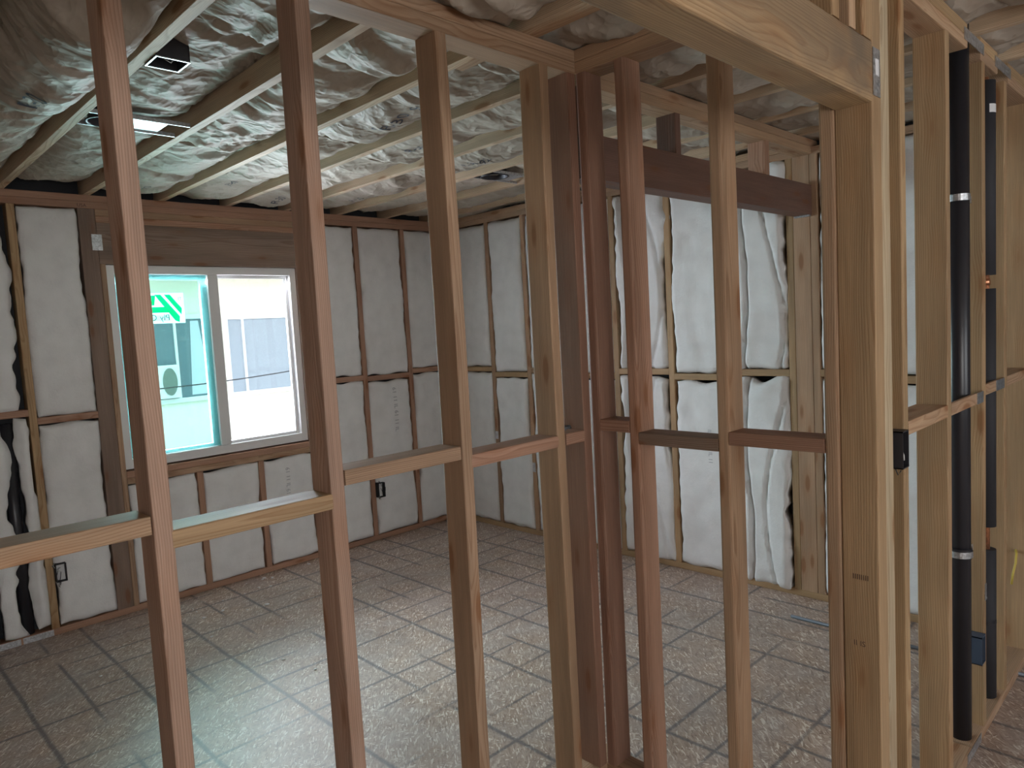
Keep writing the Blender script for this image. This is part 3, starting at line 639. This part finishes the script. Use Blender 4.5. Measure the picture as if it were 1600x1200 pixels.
# ---------------------------------------------------------------- window
win = empty('window_1', (1.88, YW+.06, WZ0)); tag(win, kind='structure')
def wpart(name, boxes, m, parent=win, bev=.002):
    bm = bmesh.new()
    for q in boxes: add_box(bm, q[0]-1.88, q[1]-1.88, q[2]-YW-.06, q[3]-YW-.06, q[4]-WZ0, q[5]-WZ0, bev)
    return obj(name, bm, m, parent)
fy0, fy1 = YW+.028, YW+.105; ex = .0015
x0, x1, z0, z1 = WX0+ex, WX1-ex, WZ0+ex, WZ1-ex
wpart('window_frame', [(x0, x0+.045, fy0, fy1, z0, z1), (x1-.045, x1, fy0, fy1, z0, z1), (x0+.045, x1-.045, fy0, fy1, z1-.050, z1), (x0+.045, x1-.045, fy0, fy1, z0, z0+.055)], VINYL)
sx0, sx1 = x0+.046, 1.885
sz0, sz1 = z0+.056, z1-.051
lsash = wpart('sash', [(sx0, sx0+.028, fy0+.035, fy0+.062, sz0, sz1), (sx1-.058, sx1, fy0+.035, fy0+.062, sz0, sz1), (sx0+.028, sx1-.058, fy0+.035, fy0+.062, sz1-.030, sz1), (sx0+.028, sx1-.058, fy0+.035, fy0+.062, sz0, sz0+.020)], TEALV)
lsash['label'] = 'bluish left sash seen through tinted glass'
wpart('left_glass', [(sx0, 1.865, fy0+.024, fy0+.028, sz0+.001, sz1-.001)], GLASS_T, bev=0)['label'] = 'teal tinted left pane'
wpart('mullion', [(1.866, 1.932, fy0+.002, fy0+.030, sz0, sz1)], VINYL)
rs = wpart('sash', [(1.887, 1.935, fy0+.036, fy0+.06, sz0, sz1), (x1-.066, x1-.046, fy0+.036, fy0+.06, sz0, sz1), (1.935, x1-.066, fy0+.036, fy0+.06, sz1-.018, sz1), (1.935, x1-.066, fy0+.036, fy0+.06, sz0, sz0+.018)], VINYL)
wpart('right_glass', [(1.935, x1-.066, fy0+.046, fy0+.050, sz0+.018, sz1-.018)], GLASS, bev=0)
# mirrored manufacturer's sticker on the left pane
stx0, stx1, stz0, stz1 = 1.42, 1.715, 1.70, 1.885
stk = empty('window_sticker', (1.56, fy0+.022, stz0)); tag(stk, 'pale green sticker with mirrored lettering on the left window pane', 'sticker')
R_ = (1.56, fy0+.022, stz0)
box('sticker_film', stx0, stx1, fy0+.021, fy0+.0235, stz0, stz1, STICK, stk, rel=R_)
def flat(name, polys, m, y, parent, rel, single=False):
    bm = bmesh.new()
    for p in polys:
        a = [bm.verts.new((x-rel[0], y-rel[1], z-rel[2])) for x, z in p]; b = [bm.verts.new((x-rel[0], y+.0006-rel[1], z-rel[2])) for x, z in p]
        bm.faces.new(a)
        if single:
            for v in b: bm.verts.remove(v)
            continue
        bm.faces.new(b[::-1])
        for k in range(len(p)): bm.faces.new((a[k], b[k], b[(k+1) % len(p)], a[(k+1) % len(p)]))
    bmesh.ops.recalc_face_normals(bm, faces=bm.faces)
    return obj(name, bm, m, parent)
sy = fy0+.0200
flat('green_logo', [[(1.50, 1.81), (1.525, 1.87), (1.55, 1.87), (1.54, 1.81)], [(1.545, 1.875), (1.58, 1.875), (1.685, 1.74), (1.680, 1.705), (1.655, 1.715)], [(1.60, 1.875), (1.635, 1.875), (1.700, 1.79), (1.695, 1.75)], [(1.50, 1.765), (1.625, 1.765), (1.60, 1.80), (1.50, 1.80)]], GREENI, sy, stk, R_)
flat('printed_band', [[(stx0+.01, 1.712), (1.64, 1.712), (1.62, 1.755), (stx0+.01, 1.755)]], GREYI, sy+.0006, stk, R_, True)
def mirrored(txt, size, xr, z, m, parent, rel, y):
    me = text_mesh(txt, size, sub=False)
    for v in me.vertices: v.co = Vector((xr-v.co.x-rel[0], y-rel[1], z+v.co.y-rel[2]))
    return obj('printed_text', me, m, parent)
mirrored('Ply Gem', .052, 1.625, 1.718, BLACKI, stk, R_, sy-.0006)
mirrored('AT Q', .045, 1.525, 1.765, BLACKI, stk, R_, sy-.0006)
mirrored('TI', .030, 1.705, 1.84, BLACKI, stk, R_, sy-.0006)

# ---------------------------------------------------------------- neighbouring house through the window
YH = 7.5
hs = empty('neighbour_house', (3.2, YH, -.9)); tag(hs, 'cream stucco neighbouring house with two windows, seen through the window', 'house')
R_ = (3.2, YH, -.9)
box('stucco_wall', -3, 12, YH, YH+.3, -.9, 3.4, STUCCO, hs, rel=R_)
box('eave', -3, 12, YH-.55, YH, 2.36, 2.50, simple('tan_eave', (0.62, 0.52, 0.36), .8), hs, rel=R_)
def hwin(x0, x1, z0, z1, bars, m):
    bm = bmesh.new(); f = .045
    for q in [(x0-f, x0, z0-f, z1+f), (x1, x1+f, z0-f, z1+f), (x0, x1, z1, z1+f), (x0, x1, z0-f, z0)]+[(b-.012, b+.012, z0, z1) for b in bars]:
        add_box(bm, q[0]-R_[0], q[1]-R_[0], -.03, 0.0, q[2]-R_[2], q[3]-R_[2], .003)
    fr = obj('window_frame', bm, VINYL, hs)
    box('glass', x0, x1, YH-.012, YH-.001, z0, z1, m, fr, rel=R_)
    return fr
a = hwin(2.42, 3.06, 1.03, 1.82, [2.66], DARKGLASS); b = hwin(3.20, 3.88, 1.03, 1.80, [3.36], PALEGLASS)
bm = bmesh.new()
for k in range(7):
    pass
bm.free()
flat('curtain', [[(2.78, 1.05), (2.98, 1.05), (2.90, 1.80), (2.82, 1.80)]], CURT, YH-.0135, a, R_)
bm = bmesh.new(); add_box(bm, 2.445-R_[0], 2.645-R_[0], -.10, -.012, 1.04-R_[2], 1.37-R_[2], .012)
ac = obj('window_fan', bm, VINYL, a)
bm = bmesh.new(); r = bmesh.ops.create_circle(bm, cap_ends=True, segments=28, radius=1.0)
bmesh.ops.extrude_face_region(bm, geom=list(bm.faces))
for v in bm.verts: pass
bm.free()
bm = bmesh.new()
for yy in (-.112, -.10):
    ring = [bm.verts.new((2.545-R_[0]+.068*math.cos(t), yy, 1.205-R_[2]+.135*math.sin(t))) for t in [2*math.pi*k/28 for k in range(28)]]
    bm.faces.new(ring)
bmesh.ops.bridge_loops(bm, edges=bm.edges); bmesh.ops.recalc_face_normals(bm, faces=bm.faces)
obj('grille', bm, FANG, ac)
bm = bmesh.new(); tube(bm, [(-2.0, YH, 1.6)]+[(-1.5+.25*k, YH-.9, 1.225+.055*(k-12)*.25+.0018*(k-18)**2-.09) for k in range(32)]+[(7.2, YH, 1.95)], .006, 6)
for v in bm.verts: v.co -= Vector(R_)
obj('service_cable', bm, WIREB, hs)['label'] = 'thin dark cable sagging across the windows'

# ---------------------------------------------------------------- pipes
def pipe_obj(name, x, y, z0, z1, r, m, parent=None, seg=32, rel=(0, 0, 0)):
    bm = bmesh.new(); tube(bm, [(x-rel[0], y-rel[1], z0-rel[2]), (x-rel[0], y-rel[1], z1-rel[2])], r, seg); o = obj(name, bm, m, parent, smooth=False)
    for p in o.data.polygons: p.use_smooth = len(p.vertices) == 4
    return o
def strap(x, y, r, z, parent, rel, side=1):
    bm = bmesh.new()
    n_ = 28
    for (ra, zb, zt) in ((r+.0015, z-.011, z+.011),):
        i0 = [bm.verts.new((x-rel[0]+ra*math.cos(t), y-rel[1]+ra*math.sin(t), zb-rel[2])) for t in [2*math.pi*k/n_ for k in range(n_)]]
        i1 = [bm.verts.new((v.co.x, v.co.y, zt-rel[2])) for v in i0]
        for k in range(n_): bm.faces.new((i0[k], i0[(k+1) % n_], i1[(k+1) % n_], i1[k]))
    add_box(bm, x+r-.004-rel[0], x+r+.055-rel[0], y-.018-rel[1], y-.016-rel[1], z-.011-rel[2], z+.011-rel[2])
    for k in range(3): add_box(bm, x+r+.016*k+.004-rel[0], x+r+.016*k+.010-rel[0], y-.0195-rel[1], y-.018-rel[1], z-.004-rel[2], z+.004-rel[2])
    return obj('metal_strap', bm, GALV, parent)
px_, py_ = 2.772, .664
pp = empty('drain_pipe', (px_, py_, .02)); R_ = (px_, py_, .02); tag(pp, 'smooth black plastic drain pipe left of the foam-sleeved pipe', 'pipe')
pipe_obj('pipe_body', px_, py_, .0385, 2.50, .0325, BLACKABS, pp, rel=R_)
pipe_obj('coupling', px_, py_, .685, .72, .0355, BLACKABS, pp, rel=R_)
strap(px_, py_, .033, 1.905, pp, R_); strap(px_, py_, .0365, .70, pp, R_)
qx, qy = 3.135, .664
qq = empty('water_pipe', (qx, qy, .02)); R_ = (qx, qy, .02); tag(qq, 'copper water pipe in thick black foam sleeve, right of the drain pipe', 'pipe')
pipe_obj('copper_pipe', qx, qy, .0385, 2.50, .0125, COPPER, qq, 20, rel=R_)
for z0, z1 in ((.039, .62), (.71, 1.605), (1.655, 2.35)):
    s = pipe_obj('foam_sleeve', qx, qy, z0, z1, .0325, FOAM, qq, rel=R_)
for z in (1.63,): pipe_obj('copper_coupling', qx, qy, z-.012, z+.012, .0155, COPPER, qq, 20, rel=R_)
bm = bmesh.new(); tube(bm, [(0, 0, .33-.02), (0, 0, .345-.02)], .0334, 32, cap=False); obj('black_tape', bm, BLACKABS, qq)
bm = bmesh.new()
for k in range(8):
    a0_ = math.radians(215+k*8); a1_ = math.radians(215+(k+1)*8)
    q = [(.0332*math.cos(t), .0332*math.sin(t), z-.02) for t, z in ((a0_, 2.235), (a1_, 2.235), (a1_, 2.265), (a0_, 2.265))]
    bm.faces.new([bm.verts.new(c) for c in q])
lb = obj('paper_label', bm, WHITET, qq); lb['label'] = 'small white label near the top'
# two black pipes in the torn bay of the window wall
for x, r, z1, nm, lab in ((.555, .045, 1.20, 'vent_pipe', 'thick black pipe at the left edge of the photo in the torn insulation'), (.728, .030, 1.20, 'vent_pipe', 'narrow black pipe between torn white strips, left of the yellow stud')):
    o = pipe_obj(nm, 0, 0, 0, z1-.045, r, BLACKABS); o.location = (x, YW+.046, .04); tag(o, lab, 'pipe')

# ---------------------------------------------------------------- metal connectors
def plate_obj(name, x0, x1, y0, y1, z0, z1, label, m=GALV, holes=0, bev=0.0):
    bm = bmesh.new(); cx, cy, cz = (x0+x1)/2, (y0+y1)/2, (z0+z1)/2
    add_box(bm, x0-cx, x1-cx, y0-cy, y1-cy, z0-cz, z1-cz, bev)
    rnd = random.Random(label)
    d = (x1-x0, y1-y0, z1-z0); k = d.index(min(d)); ax = [i for i in range(3) if i != k]
    for _ in range(holes):     # raised nail heads
        c = [0, 0, 0]
        for i in ax: c[i] = rnd.uniform(-.42, .42)*d[i]
        s = [.0035]*3; s[k] = d[k]/2+.0012
        add_box(bm, c[0]-s[0], c[0]+s[0], c[1]-s[1], c[1]+s[1], c[2]-s[2], c[2]+s[2])
    o = obj(name, bm, m, loc=(cx, cy, cz)); tag(o, label, 'metal bracket'); return o
h = plate_obj('metal_hanger', 1.853, 1.898, YG-.0025, YG-.0005, 2.062, 2.172, 'perforated steel hanger with a white label at the end of the large beam', holes=12)
box('paper_label', -.013, .009, -.0028, -.0013, -.008, .030, WHITET, h)
plate_obj('metal_plate', 1.222, 1.275, YW-.0030, YW-.0005, 2.125, 2.215, 'dented steel nail plate on the wide post left of the window', holes=14)
plate_obj('header_bracket', 3.742, XF-.0003, YP2+.005, YP2+.085, 2.0435, 2.0515, 'thin steel bracket under the right end of the dark header')
plate_obj('guard_strip', .695, .838, YW-.0030, YW-.0005, 0.002, .036, 'steel guard strip on the floor plate below the torn bay, right one', holes=2)
plate_obj('guard_strip', .40, .685, YW-.0030, YW-.0005, 0.002, .036, 'steel guard strip on the floor plate below the torn bay, left one', holes=2)
plate_obj('guard_plate', 2.800, 2.880, YG-.0025, YG-.0005, 1.214, 1.252, 'grey steel guard plate on the block before the drain pipe')
plate_obj('guard_plate', 3.07, 3.195, YG-.0025, YG-.0005, 1.232, 1.270, 'grey steel guard plate on the block before the foam-sleeved pipe')
plate_obj('plate_strap', 2.66, 2.90, YG-.0025, YG-.0005, HU+.02, HU+.056, 'flat steel strap tying the cut top plate over the drain pipe', holes=8)
plate_obj('plate_strap', 3.06, 3.30, YG-.0025, YG-.0005, HU+.02, HU+.056, 'flat steel strap tying the cut top plate over the foam-sleeved pipe', holes=8)
plate_obj('floor_strap', 2.66, 2.84, YG-.0025, YG-.0005, .004, .036, 'steel strap on the bottom plate by the foot of the drain pipe', holes=4)
plate_obj('nail_plate', 2.900, 2.918, YG-.0025, YG-.0005, .50, .56, 'narrow nail plate low on the stud between the two pipes', holes=2)
plate_obj('nail_plate', XF-.0028, XF-.0005, 4.018, 4.048, .70, .76, 'small nail plate on the thin stud nearest the far corner', holes=2)
plate_obj('nail_plate', XF-.0028, XF-.0005, 3.637, 3.665, .48, .55, 'small nail plate on the thin stud left of the corner post', holes=2)

# ---------------------------------------------------------------- electrical boxes
def elec_box(name, x0, x1, y0, y1, z0, z1, openax, m, label, wires=0, wm=WIREB, inner=None):
    """open box; openax '-y', '-z' is the open side"""
    t = .003; bm = bmesh.new(); cx, cy, cz = (x0+x1)/2, (y0+y1)/2, z0
    B = [(x0, x0+t, y0, y1, z0, z1), (x1-t, x1, y0, y1, z0, z1)]
    if openax == '-y': B += [(x0, x1, y0, y1, z0, z0+t), (x0, x1, y0, y1, z1-t, z1), (x0, x1, y1-t, y1, z0, z1)]
    else: B += [(x0, x1, y0, y0+t, z0, z1), (x0, x1, y1-t, y1, z0, z1), (x0, x1, y0, y1, z1-t, z1)]
    for q in B: add_box(bm, q[0]-cx, q[1]-cx, q[2]-cy, q[3]-cy, q[4]-cz, q[5]-cz)
    e = empty(name, (cx, cy, cz)); tag(e, label, 'electrical box'); obj('box_body', bm, m, e)
    rnd = random.Random(label)
    if wires:
        for k in range(wires):
            bm = bmesh.new(); p = Vector((rnd.uniform(-.015, .015), (y1-y0)/2-.006, (z1-z0)*rnd.uniform(.3, .8))); pts = [p.copy()]
            for _ in range(7):
                p = p+Vector((rnd.uniform(-.012, .012), -rnd.uniform(.003, .013), rnd.uniform(-.028, .022))); pts.append(p.copy())
            tube(bm, pts, .0018, 6); obj('wire', bm, wm if k % 3 else WIREW, e, smooth=True)
    return e
elec_box('switch_box', 2.0, 2.0475, YG-.012, YG+.055, 1.137, 1.236, '-y', DARKM, 'dark metal switch box on the narrow stud right of the post', 2)
elec_box('outlet_box', 2.833, 2.8845, YG-.006, YG+.055, .285, .385, '-y', BLUEPL, 'blue plastic outlet box low between the two black pipes')
elec_box('outlet_box', .8705, .922, YW-.042, YW+.03, .300, .400, '-y', FELT, 'dark outlet box full of loose wires, left of the window near the floor', 6)
elec_box('outlet_box', 2.9835, 3.040, YW-.042, YW+.02, .330, .440, '-y', FELT, 'dark outlet box with loose wires, right of the window near the floor', 6)
e = elec_box('ceiling_box', .8350, .935, 2.29, 2.39, HT-.004, HT+.06, '-z', DARKM, 'square metal ceiling box on the side of the first long joist', 0)
bm = bmesh.new()
for q in ((-.051, .051, -.051, -.046), (-.051, .051, .046, .051), (-.051, -.046, -.046, .046), (.046, .051, -.046, .046)): add_box(bm, q[0], q[1], q[2], q[3], -.002, .001)
obj('rim', bm, GALV, e)['label'] = 'bright steel rim'
bm = bmesh.new(); tube(bm, [(-.03, -.01, .05), (-.01, .01, .02), (.015, .012, .01), (.03, -.01, .03)], .002, 6); obj('wire', bm, WIREW, e, smooth=True)

def can_light(x, y, label, plate_dx, s=1.0):
    e = empty('can_light', (x, y, HT)); tag(e, label, 'recessed light')
    n_ = 36; bm = bmesh.new(); prof = [(.080, .004), (.085, .000), (.076, -.002), (.072, .004), (.068, .09), (.0, .095)]
    rings = []
    for r_, z_ in prof[:-1]: rings.append([bm.verts.new((r_*math.cos(2*math.pi*k/n_), r_*math.sin(2*math.pi*k/n_), z_)) for k in range(n_)])
    for a, b in zip(rings, rings[1:]):
        for k in range(n_): bm.faces.new((a[k], a[(k+1) % n_], b[(k+1) % n_], b[k]))
    bm.faces.new(rings[-1]); obj('can_housing', bm, DARKM, e, smooth=True)
    o = box('mounting_plate', min(.07, plate_dx), max(.07, plate_dx), -.075, .075, .010, .012, GALV, e); o['label'] = 'shiny rectangular plate'
    bm = bmesh.new(); add_box(bm, .095, .125, -.06, .06, -.012, .0095, .003); obj('junction_box', bm, DARKM, e) if False else bm.free()
    for yy in (-.085, .085):
        bm = bmesh.new(); add_box(bm, JX0-x+.001, JX1-x-.001, yy-.004, yy+.004, .002, .018, .001); obj('hanger_bar', bm, GALV, e)
    return e
JX0, JX1 = JX[3]+.019, JX[4]-.019
can_light(.925, 3.08, 'round can light with a shiny plate in the bay right of the first long joist', .20)
JX0, JX1 = JX[8]+.019, JX[9]-.019
can_light(2.955, 3.06, 'round can light in the bay nearest the far right wall', .18)

# ---------------------------------------------------------------- small things
bm = bmesh.new(); tube(bm, [(0, 0, 0), (0, -1.02, .0)], .0085, 14)
tag(obj('conduit', bm, CONDUIT, loc=(3.462, 1.585, .0087), smooth=True), 'thin grey metal rod lying on the floor near the far right wall', 'conduit')
bm = bmesh.new(); tube(bm, [(0, 0, 0), (0, 0, .040)], .018, 20); tube(bm, [(0, 0, .040), (0, 0, .048)], .022, 20)
tag(obj('pipe_fitting', bm, GALV, loc=(XF+.02, 2.515, 1.2525)), 'small round metal cap standing on a fire block of the far right wall', 'fitting')
bm = bmesh.new(); pts = []
for k in range(60):
    a = k*.55; pts.append((.022*math.cos(a)*(1+.3*math.sin(k*1.7)), .016*math.sin(a), .004+.012*abs(math.sin(k*.9))))
tube(bm, pts, .0011, 5); tag(obj('wire_scrap', bm, CONDUIT, loc=(1.762, YP+.045, 1.2105), smooth=True), 'tangled scrap of thin wire on the short block by the inside corner', 'wire')
# yellow cable leaving a bored hole in the right edge stud
bm = bmesh.new(); tube(bm, [(0, 0, 0), (-.02, -.004, .012), (-.045, -.01, .005), (-.07, -.012, -.03), (-.09, -.006, -.07), (-.085, .0, -.12)], .0045, 8)
tag(obj('electrical_cable', bm, WIREY, loc=(3.654, YG+.045, .47), smooth=True), 'yellow cable coming out of the bright stud at the right edge', 'cable')
# crumbs of insulation on the floor
for k in range(22):
    rnd = random.Random(k*7+1)
    if k < 18: x = 1.45+rnd.random()*1.1; y = YW-.07-rnd.random()**2*.5
    else: x = rnd.uniform(.8, 2.3); y = rnd.uniform(3.0, 4.3)
    bm = bmesh.new(); bmesh.ops.create_icosphere(bm, subdivisions=2, radius=1.0)
    s = rnd.uniform(.004, .010)*(1 if k < 18 else .7)
    for v in bm.verts:
        f = 1+.5*noise.noise(v.co*1.7+Vector((k*3, 0, 0))); v.co = Vector((v.co.x*f*s*1.5, v.co.y*f*s, v.co.z*f*s*.45))
    zm = min(v.co.z for v in bm.verts)
    tag(obj('insulation_scrap', bm, BATT, loc=(x, y, -zm), rot=(0, 0, rnd.uniform(0, 3)), smooth=True), 'small white crumb of insulation on the floor of the window room', 'scrap', 'insulation crumbs on the floor')
# lumber stamps
def stamp(parent_label, txt, size, loc, axis):
    me = text_mesh(txt, size, sub=False)
    for v in me.vertices:
        v.co = Vector((0, -v.co.x, v.co.y)) if axis == '-x' else Vector((v.co.x, 0, v.co.y))
    p = [o for o in C.objects if o.get('label') == parent_label][0]
    t = obj('grade_stamp', me, simple('stamp_ink', (.10, .06, .045), .8) if 'stamp_ink' not in bpy.data.materials else bpy.data.materials['stamp_ink'], None)
    bpy.context.view_layer.update(); t.parent = p; t.matrix_parent_inverse = p.matrix_world.inverted(); t.location = loc
stamp('lower top plate of the window wall, stamped near its left end', 'USA', .026, (1.165, YW-.0006, HU+.008), '-y')
stamp('wide-faced post carrying the right end of the large beam, left board', 'IIIIIIII', .020, (1.8504, YG+.065, .875), '-x')
stamp('wide-faced post carrying the right end of the large beam, left board', 'II IS', .020, (1.8504, YG+.065, .70), '-x')
